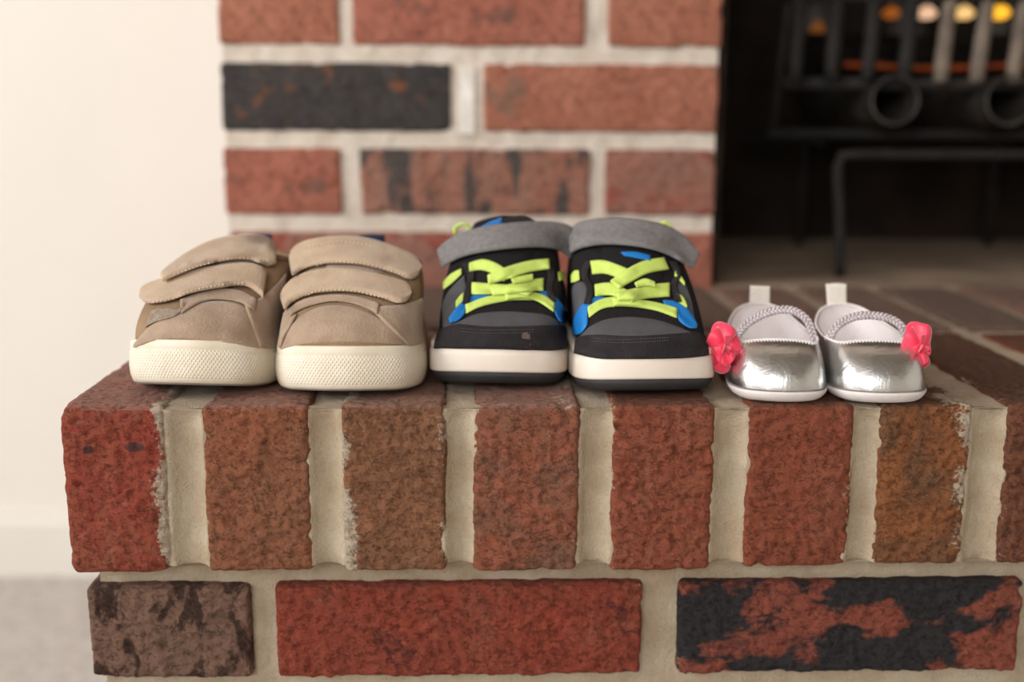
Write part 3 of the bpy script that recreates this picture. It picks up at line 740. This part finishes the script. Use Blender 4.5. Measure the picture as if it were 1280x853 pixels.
# ------------------------------------------------------------------ tan two-strap shoes
def tan_shoe(label, x0, y0, yaw, left, xs, spring):
    sh = Shoe('toddler_shoe', label, 'shoe', x0, y0, yaw, 'tan two-strap toddler shoes', spring, 55, xs, 1.05)
    OUT = mirror([(16, 1.5, 0), (29, 10, 0), (36, 33, 0), (34.5, 75, 0), (31.5, 118, 0), (19, 145, 0)], (0, -1.5, 0), (0, 153, 0))
    sole(sh, OUT, [(-6, 0.2), (-2.5, 0.2), (-0.8, 0.9)], outgrey, name='outsole', register=False)
    sole(sh, OUT, [(-1.6, 0.9), (-0.2, 1.4), (0.6, 3.0), (1.3, 6), (1.6, 10), (1.3, 15), (0.9, 17.0), (0.5, 17.4), (0.7, 17.9), (0.5, 21.0), (-0.2, 22.2), (-1.6, 22.4), (-6, 22)], foxing, name='foxing')
    Bs = mirror([(15.5, 3.5, 21), (27.5, 12, 21), (34, 34, 21), (32, 75, 21), (29.5, 117, 21), (17.5, 143, 21)], (0, 0.5, 21), (0, 150.5, 21))
    P1 = mirror([(16, 2, 33), (29, 11, 34), (35, 35, 38), (34, 78, 42), (31, 118, 44), (18.5, 145, 44)], (0, -1, 34), (0, 152, 44))
    P2 = mirror([(13, 32, 47), (25, 42, 50), (33.5, 62, 55), (34, 90, 54), (32, 114, 48), (20, 144, 48)], (0, 30, 47), (0, 152, 49))
    C = mirror([(14, 79, 61), (25, 86, 59), (29.5, 97, 56), (29.5, 110, 53), (25, 128, 52), (14, 141, 54)], (0, 77, 61), (0, 146, 56))
    upper(sh, Bs, P1, P2, C, suede_dk, lining=dark_lin)
    insole(sh, Bs, 23, dark_lin)
    cloop(sh, C, 1.9, suede_dk)
    tongue(sh, [(46, 46, 20, 8), (62, 55, 22, 8), (78, 60, 22, 8), (92, 64, 20, 7)], suede, 3.5)
    if left:
        q = S(140, 280, 3.877)
        patch(sh, 'toe_cap', q(105,588, 190,495, 300,445, 400,392, 500,376, 620,392, 690,450, 724,520, 718,596), q(105,600, 240,562, 400,562, 550,578, 640,592, 690,600, 718,604), suede, 0.9, 0.1, nu=30, nv=8)
        patch(sh, 'quarter', q(640,392, 720,360, 790,300, 840,240), q(712,600, 760,606, 795,596, 815,520), suede, 1.2, 0.3, nu=14, nv=8, label='brown suede side panel')
        patch(sh, 'hook_patch', q(195,425, 250,412, 330,420, 345,400), q(165,505, 210,480, 300,455, 345,425), velcro, 1.0, 0.5, nu=10, nv=5, label='worn greyish hook tape edge')
        patch(sh, 'vamp_collar', q(330,372, 430,338, 520,322, 620,330, 700,370), q(335,440, 430,385, 520,372, 620,385, 690,425), suede, 1.0, 0.5, nu=16, nv=4, bias=0.4)
        s2 = patch(sh, 'strap', q(158,338, 185,308, 300,272, 400,242, 500,222, 640,208, 722,226, 748,262), q(150,372, 185,396, 280,386, 390,348, 520,322, 640,312, 700,345, 728,372), suede_lt, 2.4, 1.4, nu=30, nv=7, smooth=14, eu=0.03, ev=0.1, bias=1.0)
        s1 = patch(sh, 'strap', q(245,262, 330,190, 420,132, 520,92, 650,72, 740,80, 782,105, 796,130), q(250,290, 340,252, 440,214, 560,190, 640,184, 700,196, 750,215, 790,206), suede_lt, 2.4, 1.4, nu=30, nv=7, smooth=14, eu=0.03, ev=0.1, bias=1.6)
        stitches(sh, 'stitching', [q(200,380, 300,362, 400,322, 520,298, 640,288)], thread_lt, r=0.45, parent=s2)
        stitches(sh, 'stitching', [q(300,245, 440,198, 560,172, 640,168, 760,180)], thread_lt, r=0.45, parent=s1)
        patch(sh, 'heel_tab', q(645,50, 700,44, 775,50), q(645,150, 700,150, 778,150), navy, 1.6, 0, nu=6, nv=4, plane=y0+0.146, label='navy heel tab')
    else:
        q = S(330, 280, 3.877)
        patch(sh, 'toe_cap', q(80,596, 110,530, 165,462, 250,412, 350,396, 450,412, 540,450, 620,505, 690,582), q(80,608, 200,585, 330,577, 440,577, 560,580, 640,584, 690,590), suede, 0.9, 0.1, nu=30, nv=8)
        patch(sh, 'quarter', q(528,430, 560,405, 640,400, 720,380, 762,360), q(690,588, 710,592, 740,585, 768,572, 772,500), suede, 1.4, 0.4, nu=14, nv=8, label='brown suede side panel')
        patch(sh, 'quarter', q(104,430, 125,410, 150,440, 165,440), q(72,596, 78,604, 88,590, 98,560), suede, 1.2, 0.3, nu=8, nv=6)
        patch(sh, 'vamp_collar', q(120,420, 200,372, 330,352, 450,360, 560,392), q(130,450, 200,410, 330,380, 450,396, 550,440), suede, 1.0, 0.5, nu=16, nv=4, bias=0.4)
        s2 = patch(sh, 'strap', q(102,372, 118,322, 165,276, 250,245, 370,234, 500,252, 600,276, 680,302, 706,335), q(108,425, 160,380, 240,350, 350,340, 450,345, 560,368, 640,395, 690,385, 708,350), suede_lt, 2.4, 1.4, nu=30, nv=7, smooth=14, eu=0.03, ev=0.1, bias=1.0)
        s1 = patch(sh, 'strap', q(142,190, 152,140, 200,105, 300,85, 420,80, 520,95, 620,128, 700,160, 742,200), q(146,262, 210,225, 300,205, 430,205, 540,225, 640,255, 700,280, 740,262, 750,215), suede_lt, 2.4, 1.4, nu=30, nv=7, smooth=14, eu=0.03, ev=0.1, bias=1.6)
        stitches(sh, 'stitching', [q(130,390, 240,332, 350,322, 450,328, 600,362)], thread_lt, r=0.45, parent=s2)
        stitches(sh, 'stitching', [q(165,235, 300,188, 430,188, 540,206, 680,250), q(200,118, 300,98, 420,92, 520,108)], thread_lt, r=0.45, parent=s1)
        patch(sh, 'heel_tab', q(462,54, 520,48, 585,53), q(460,160, 520,160, 587,165), navy, 1.6, 0, nu=6, nv=4, plane=y0+0.146, label='navy heel tab')
    return sh
tan_shoe('tan suede toddler shoe at the left end, strap tips pointing to the cream wall', 0.0592, 0.014, math.radians(5.8), True, 1.03, 0.0075)
tan_shoe('tan suede toddler shoe next to the grey and lime sneaker', 0.1393, 0.0100, math.radians(1.0), False, 1.055, 0.005)

# ------------------------------------------------------------------ grey and black laced sneakers
def sneaker(label, x0, y0, yaw, left, xs):
    sh = Shoe('toddler_sneaker', label, 'shoe', x0, y0, yaw, 'grey and lime toddler sneakers', 0.0050, 45, xs, 1.045)
    OUT = mirror([(18, 1.2, 0), (29.5, 9, 0), (34.2, 32, 0), (32.5, 75, 0), (31, 118, 0), (19, 145, 0)], (0, -1.5, 0), (0, 153, 0))
    sole(sh, OUT, [(-8, 0.2), (-4, 0.2), (-1.2, 1.2), (0.2, 3.6), (0.6, 6.0), (0, 6.2)], out_b, name='outsole', register=False)
    sole(sh, OUT, [(0.3, 5.8), (1.2, 6.1), (1.5, 7), (1.4, 14), (1.1, 17.2), (0.2, 17.5), (0.2, 17.8), (0.9, 18.1), (0.7, 20.4), (0, 21.3), (-1.4, 21.6), (-6, 21)], mid_w, name='midsole')
    Bs = mirror([(17, 3.5, 20), (27, 11, 20), (31, 33, 20), (29.5, 75, 20), (28, 117, 20), (17.5, 143, 20)], (0, 0.8, 20), (0, 150, 20))
    P1 = mirror([(17, 2, 29), (27.5, 10, 30), (31.5, 34, 37), (31, 78, 44), (29, 118, 44), (18.5, 145, 44)], (0, -1, 29), (0, 152, 44))
    P2 = mirror([(15, 34, 36), (25, 42, 42), (30, 60, 54), (30.5, 88, 57), (29, 114, 55), (19, 144, 56)], (0, 34, 36), (0, 152, 58))
    C = mirror([(14, 72, 69), (24, 82, 69), (27.5, 94, 66), (27, 108, 63), (23, 128, 63), (14, 142, 65)], (0, 70, 69), (0, 147, 66))
    upper(sh, Bs, P1, P2, C, blk_mesh, lining=dark_lin)
    insole(sh, Bs, 22, dark_lin)
    cloop(sh, C, 2.2, blk)
    tongue(sh, [(40, 42, 17, 5), (56, 55, 19, 6), (70, 66, 20, 7), (84, 74, 20, 8), (95, 79, 18, 7)], blk_mesh, 4.5)
    q = S(520, 260, 3.555) if left else S(700, 260, 3.552)
    PT = lambda *a, **kw: patch(sh, *a, **kw)
    if left:
        PT('quarter', q(118,440, 130,400, 165,350, 215,300), q(122,545, 140,535, 185,500, 235,400), gry, 0.8, 0.2, nu=12, nv=8, label='grey side panel')
        PT('quarter', q(585,300, 620,300, 650,320, 656,350), q(640,470, 652,460, 662,455, 662,440), blk, 0.8, 0.2, nu=8, nv=6)
        PT('side_stripe', q(128,335, 160,300, 205,276), q(128,368, 165,340, 206,300), lime, 0.5, 1.1, nu=8, nv=4, label='lime green slanting stripe')
        PT('side_stripe', q(178,425, 195,400, 214,382), q(178,452, 195,438, 212,418), lime, 0.5, 1.1, nu=6, nv=4, label='lime green slanting stripe')
        PT('side_stripe', q(625,290, 640,282, 652,286), q(628,330, 642,326, 652,322), lime, 0.5, 1.1, nu=5, nv=4, label='lime green mark')
        PT('mesh_vamp', q(222,478, 300,432, 400,410, 500,408, 590,440, 618,480), q(222,500, 300,476, 400,470, 500,474, 580,484, 618,506), blk_mesh, 0.5, 0.2, nu=16, nv=5)
        PT('toe_panel', q(150,530, 205,502, 270,474, 370,463, 480,466, 580,478, 640,512), q(150,545, 250,548, 400,550, 520,548, 600,545, 640,535), gry, 0.9, 0.2, nu=20, nv=6, label='grey toe panel')
        PT('blue_wing', q(148,500, 180,452, 225,408, 300,388, 335,396), q(152,518, 185,508, 216,484, 228,445, 300,412), blue, 0.8, 1.0, nu=14, nv=6, label='bright blue panel')
        PT('blue_wing', q(545,378, 590,382, 630,415, 656,455, 664,480), q(560,400, 610,420, 612,475, 640,518, 664,514), blue, 0.8, 1.0, nu=14, nv=6, label='bright blue panel')
        tb = PT('toe_bumper', q(92,575, 120,540, 185,522, 300,532, 450,532, 590,526, 650,528, 666,560), q(84,628, 160,626, 280,626, 400,628, 500,632, 580,636, 640,634, 668,630), blk, 1.3, 0.7, nu=26, nv=7, label='black suede toe bumper')
        PT('scuff', q(470,560, 490,552, 508,562), q(470,615, 488,622, 510,608), scuff, 0.12, 0.02, nu=5, nv=4, register=False, parent=tb, label='pale scuff')
        stitches(sh, 'stitching', [q(200,537, 300,545, 400,545, 520,543), q(200,550, 300,558, 400,558, 520,555)], thread_gr, 1.6, 1.4, 0.3, parent=tb)
        for sx in ((236,250, 262,300, 250,360, 236,430), (560,250, 585,300, 575,350, 590,420)):
            a = q(*sx); b = [(p[0]+(-9 if sx[0] < 400 else 9), p[1]) for p in a]
            PT('eyestay', a, b, blk, 1.2, 0.4, nu=14, nv=4, label='black lace panel')
        LC = [((218,432, 300,402, 420,392, 522,396), (222,474, 300,440, 420,416, 520,414)),
              ((392,384, 470,378, 560,392, 614,432), (400,412, 470,402, 540,420, 610,466)),
              ((246,336, 330,342, 430,352, 520,376), (246,388, 330,388, 420,382, 500,396)),
              ((330,362, 420,345, 500,326, 566,318), (340,394, 420,384, 500,374, 566,372)),
              ((420,318, 470,308, 520,300), (430,340, 470,336, 520,326)),
              ((236,252, 300,234, 360,252, 425,296), (238,286, 290,280, 340,296, 390,330)),
              ((318,304, 400,268, 500,240, 590,232), (322,344, 400,322, 500,290, 594,274))]
    else:
        PT('quarter', q(58,350, 75,330, 100,330, 130,345), q(62,560, 75,480, 110,425, 140,400), gry, 0.8, 0.2, nu=12, nv=8, label='grey side panel')
        PT('quarter', q(510,290, 545,320, 570,380, 585,430), q(530,440, 560,470, 590,500, 602,530), gry, 0.8, 0.2, nu=12, nv=8, label='grey side panel')
        PT('side_stripe', q(512,286, 535,312, 552,340), q(514,308, 532,332, 550,352), lime, 0.5, 1.1, nu=8, nv=4, label='lime green slanting stripe')
        PT('side_stripe', q(524,384, 545,400, 562,440), q(524,440, 545,452, 562,466), lime, 0.5, 1.1, nu=6, nv=4, label='lime green slanting stripe')
        PT('side_stripe', q(60,300, 72,282, 88,284), q(60,334, 72,334, 92,326), lime, 0.5, 1.1, nu=5, nv=4, label='lime green mark')
        PT('mesh_vamp', q(110,520, 180,455, 280,430, 400,436, 500,470, 560,520), q(110,545, 180,505, 280,492, 400,498, 490,520, 560,548), blk_mesh, 0.5, 0.2, nu=16, nv=5)
        PT('toe_panel', q(92,566, 150,520, 220,494, 330,487, 440,502, 520,530, 590,562), q(92,580, 200,586, 300,588, 420,586, 520,580, 590,574), gry, 0.9, 0.2, nu=20, nv=6, label='grey toe panel')
        PT('blue_wing', q(62,540, 72,482, 108,428, 165,402, 212,408), q(66,566, 100,560, 128,520, 130,470, 190,430), blue, 0.8, 1.0, nu=14, nv=6, label='bright blue panel')
        PT('blue_wing', q(455,418, 510,422, 560,450, 598,500, 606,530), q(462,440, 515,462, 524,505, 570,540, 604,542), blue, 0.8, 1.0, nu=14, nv=6, label='bright blue panel')
        tb = PT('toe_bumper', q(70,600, 90,575, 160,566, 300,574, 450,568, 560,560, 620,560, 650,595), q(68,652, 160,668, 280,670, 400,670, 500,668, 580,664, 630,658, 656,650), blk, 1.3, 0.7, nu=26, nv=7, label='black suede toe bumper')
        stitches(sh, 'stitching', [q(150,580, 250,588, 350,584, 480,578), q(150,592, 250,600, 350,598, 480,590)], thread_gr, 1.6, 1.4, 0.3, parent=tb)
        for sx in ((150,240, 125,300, 150,360, 140,430), (480,240, 505,300, 490,350, 510,420)):
            a = q(*sx); b = [(p[0]+(-9 if sx[0] < 300 else 9), p[1]) for p in a]
            PT('eyestay', a, b, blk, 1.2, 0.4, nu=14, nv=4, label='black lace panel')
        LC = [((122,446, 180,412, 270,400, 360,416), (130,492, 190,452, 270,442, 360,446)),
              ((230,404, 330,412, 430,428, 522,450), (240,440, 330,444, 430,462, 518,494)),
              ((154,346, 220,338, 280,360, 350,400), (156,396, 220,392, 260,402, 320,424)),
              ((250,384, 330,364, 410,344, 486,338), (256,416, 330,412, 410,404, 486,398)),
              ((330,338, 375,320, 420,336), (340,358, 380,350, 422,356)),
              ((134,240, 200,238, 270,262, 330,290), (144,298, 200,296, 250,312, 290,336)),
              ((222,330, 290,280, 370,240, 458,224), (262,364, 320,330, 390,294, 482,276))]
    for t_, b_ in LC:
        PT('lace', q(*t_), q(*b_), lime, 1.3, 0.5, nu=14, nv=4, smooth=8, bias=0.5)
    if left:
        PT('strap', q(112,198, 150,155, 225,118, 330,94, 450,80, 560,74, 640,82, 680,100), q(130,274, 170,246, 230,222, 320,204, 430,190, 540,184, 620,194, 680,232), gry_strap, 2.2, 1.6, nu=30, nv=7, smooth=30, eu=0.03, ev=0.09, bias=2.2, label='grey ankle strap')
        patch(sh, 'tongue_top', q(382,52, 430,38, 490,38, 546,66), q(382,110, 430,100, 490,98, 546,100), blk, 3.0, 0, nu=8, nv=5, plane=y0+0.080)
        patch(sh, 'blue_tag', q(288,84, 330,60, 382,42), q(296,120, 335,110, 386,110), blue, 1.6, 0, nu=6, nv=4, plane=y0+0.079, label='blue collar piece')
        c = [on_y(*p, y0+0.120) for p in q(176,118, 172,92, 200,72, 228,78, 240,100, 232,122)]
    else:
        PT('strap', q(54,122, 86,86, 140,70, 250,62, 380,75, 470,98, 545,145, 602,218), q(58,210, 104,186, 200,172, 320,180, 420,200, 500,232, 548,262, 578,276), gry_strap, 2.2, 1.6, nu=30, nv=7, smooth=30, eu=0.03, ev=0.09, bias=2.2, label='grey ankle strap')
        PT('blue_tag', q(270,200, 330,198, 400,214), q(285,215, 345,226, 400,236), blue, 0.8, 0.3, nu=7, nv=3, label='blue tongue label')
        c = [on_y(*p, y0+0.125) for p in q(448,110, 446,80, 462,66, 482,72, 490,95, 486,115)]
    v, f = tube(cr(c, 14), 0.0012, 6); obj('pull_loop', v, f, lime, sh.o, )
    return sh
sneaker('grey and black sneaker with lime laces beside the tan shoe', 0.2160, 0.0265, math.radians(5.0), True, 1.06)
sneaker('grey and black sneaker with lime laces beside a silver baby shoe', 0.2957, 0.0100, math.radians(-2.6), False, 1.06)

# ------------------------------------------------------------------ silver baby shoes
def braid(sh, pts, name='strap', a=1.3, r=0.85):
    Pp = cr(pts, 90); W_ = sh.w(Pp); T = np.gradient(W_, axis=0); T /= np.linalg.norm(T, axis=1)[:, None]; VF = []
    up = np.array([0, 0.45, 0.9]); 
    for k_ in range(3):
        ph = 2*math.pi*k_/3; Q = []
        for i in range(len(W_)):
            s_ = i*0.62+ph; side = np.cross(T[i], up); side /= np.linalg.norm(side); upv = np.cross(side, T[i])
            Q.append(W_[i]+upv*(a*1.25*math.sin(s_))/1000+side*(a*0.45*math.sin(2*s_))/1000)
        VF.append(tube(cr(Q, 200), r/1000, 6))
    v, f = join(*VF); o = obj(name, v, f, braid_m, sh.o); o['label'] = 'braided pale silver-pink strap'; return o
def rose(sh, px0, py0, px1, py1, Y, seed):
    """ribbon rosette folded from petals"""
    rnd = random.Random(seed); c = on_y((px0+px1)/2, (py0+py1)/2, Y); w_ = (px1-px0)*(Y+0.60)/FPX/2; h_ = (py1-py0)*(Y+0.60)/FPX/2
    root = None
    for i in range(11):
        ring = 0 if i < 2 else (1 if i < 6 else 2)
        a0 = i*2.4+rnd.uniform(-0.3, 0.3); rad = (0.10, 0.38, 0.66)[ring]; siz = (0.40, 0.52, 0.62)[ring]
        nu, nv = 13, 8; Pt = np.zeros((nu, nv, 3)); N = np.zeros_like(Pt); tw = rnd.uniform(-0.5, 0.5)
        for u in range(nu):
            for v_ in range(nv):
                s_ = -1+2*u/(nu-1); t = v_/(nv-1)
                ang = a0+s_*(1.25-0.12*ring)+tw*t*0.6
                rr_ = rad*0.35+t*(rad*0.8+siz*0.36)*(1-0.16*abs(s_)**3)+0.03*math.sin(4*s_+i)*t
                dep = (0.55-0.22*ring)*(0.4+0.6*t)-0.20*t*t*(ring)+0.24*math.sin(3.2*s_+i*1.7)*t+0.04*ring
                Pt[u, v_] = (c[0]+w_*1.0*rr_*math.cos(ang), c[1]-0.0075*dep*1.6, c[2]+h_*1.0*rr_*math.sin(ang))
        du = np.gradient(Pt, axis=0); dv = np.gradient(Pt, axis=1); N = np.cross(du, dv); N /= np.linalg.norm(N, axis=2)[:, :, None]+1e-12
        pu = np.array([0.3, 0.8]+[1.0]*(nu-4)+[0.8, 0.3]); pv = np.array([1.0]*(nv-2)+[0.8, 0.3])
        V, F = slab(Pt, N, 0.0007, -0.0003, pu, pv)
        if root is None: root = obj('ribbon_rose', V, F, rose_m, sh.o, label_none()) ; root['label'] = 'coral pink satin rosette'
        else: obj('petal', V, F, rose_m, root)
    # stalk knot that sews the rosette to the shoe
    v, f = tube([c+np.array([0, -0.002, 0]), c+np.array([0, 0.006, 0])], 0.0035, 8); obj('knot', v, f, rose_m, root)
def label_none(): return None
def baby(label, x0, y0, yaw, left):
    sh = Shoe('baby_shoe', label, 'shoe', x0, y0, yaw, 'silver baby shoes', 0.0008, 30, 1.0, 1.09)
    OUT = mirror([(12, 0.8, 0), (20.5, 7, 0), (24.5, 22, 0), (22.5, 50, 0), (20, 77, 0), (12, 99, 0)], (0, -1.2, 0), (0, 104, 0))
    sole(sh, OUT, [(-10, 0.0), (-6.5, 0.1), (-3.4, 0.7), (-1.3, 1.8), (0.1, 3.3), (0.8, 4.6), (0.9, 5.4), (0.2, 5.9), (-2, 6.0)], softsole, name='sole')
    Bs = mirror([(12, 1.2, 5), (20.5, 7.5, 5), (24.5, 22, 5), (22.3, 50, 5), (19.5, 77, 5), (11.5, 98.5, 5)], (0, -0.8, 5), (0, 103, 5))
    P1 = mirror([(12.5, 0.8, 13), (21.5, 7.5, 13), (25, 23, 13), (23, 50, 13), (20, 77, 15), (12, 99.5, 18)], (0, -1.4, 13), (0, 104, 18))
    P2 = mirror([(11.5, 8, 24.5), (18.5, 13.5, 23), (23.5, 28, 19), (21.5, 50, 17), (19.5, 77, 20), (12, 99, 26)], (0, 6.5, 25), (0, 103.5, 25))
    C = mirror([(11, 22.5, 26.5), (18.5, 23.5, 25.5), (22.3, 36, 25.5), (21.5, 54, 25), (19, 77, 26.5), (11.5, 95, 31)], (0, 22, 27), (0, 99, 33))
    upper(sh, Bs, P1, P2, C, silver, th=1.3, nt=20, lining=pearl)
    insole(sh, Bs, 6.8, pearl)
    v, f = tube(sh.w(crp(C, 7)), 0.0007, 6, closed=True); obj('topline_binding', v, f, pearl, sh.o); sh.add(v, f)
    seam = crp(Bs, 8); ring = sh.w(np.column_stack([offset_loop(seam[:, :2], 0.5), np.full(len(seam), 5.9)])); VF = []
    n = len(ring)
    for i in range(n):
        a = ring[i]; b = ring[(i+1) % n]; m_ = 4
        for j in range(m_):
            p = a+(b-a)*(j+0.15)/m_; r_ = a+(b-a)*(j+0.75)/m_; VF.append(tube([p, (p+r_)/2+np.array([0, 0, 0.0003]), r_], [0.00022, 0.00038, 0.00022], 4))
    v, f = join(*VF); st = obj('seam_stitching', v, f, seam_m, sh.o); st['kind'] = 'stuff'
    # dotted stitching under the front of the topline
    c = crp(C, 7); fr = [p for p in c if p[1] < 26]
    fr = sorted(fr, key=lambda p: p[0]); fc = cr([(p[0], p[1]-1.6, p[2]-0.6) for p in fr], 26); VF = []
    for p in fc:
        q3 = sh.w(p)[0]; VF.append(tube([q3+np.array([-0.0005, 0, 0.0003]), q3+np.array([0, 0, 0.0006]), q3+np.array([0.0005, 0, 0.0003])], [0.0003, 0.0005, 0.0003], 5))
    v, f = join(*VF); st = obj('topline_stitching', v, f, softsole, sh.o); st['kind'] = 'stuff'
    if left:
        braid(sh, [(-20.5, 38, 24), (-15, 40, 30.5), (-6, 43, 35.5), (4, 44, 38.0), (12, 44, 37), (18, 42, 32.5), (21.3, 38, 24)])
        q = S(870, 340, 5.018)
        T_ = (q(338,84, 400,88, 464,90), q(332,222, 400,222, 462,222)); Yt = y0+0.0995
        rose(sh, *q(66,322, 282,640)[0], *q(66,322, 282,640)[1], y0+0.022, 5)
    else:
        braid(sh, [(-21.3, 38, 23), (-17, 40, 30), (-8, 43, 34.5), (2, 44, 35.5), (12, 44, 34), (18.5, 42, 30), (21.3, 38, 23)])
        q = S(1000, 340, 4.739)
        T_ = (q(152,72, 215,66, 274,72), q(162,212, 215,216, 276,212)); Yt = y0+0.0995
        rose(sh, *q(606,300, 800,606)[0], *q(606,300, 800,606)[1], y0+0.018, 11)
    tb = patch(sh, 'pull_tab', *T_, tab_m, 0.9, 0, nu=7, nv=6, plane=Yt)
    tb['label'] = 'ivory ribbon pull tab'
    patch(sh, 'tab_fold', *T_, tab_m, 0.9, 0, nu=7, nv=6, plane=Yt+0.0025, parent=tb)
    return sh
baby('silver baby shoe with its coral rosette turned towards the grey sneakers', 0.3600, -0.0010, math.radians(5.5), True)
baby('silver baby shoe, last of the row, coral rosette on its far side from the sneakers', 0.4110, -0.0035, math.radians(3.5), False)
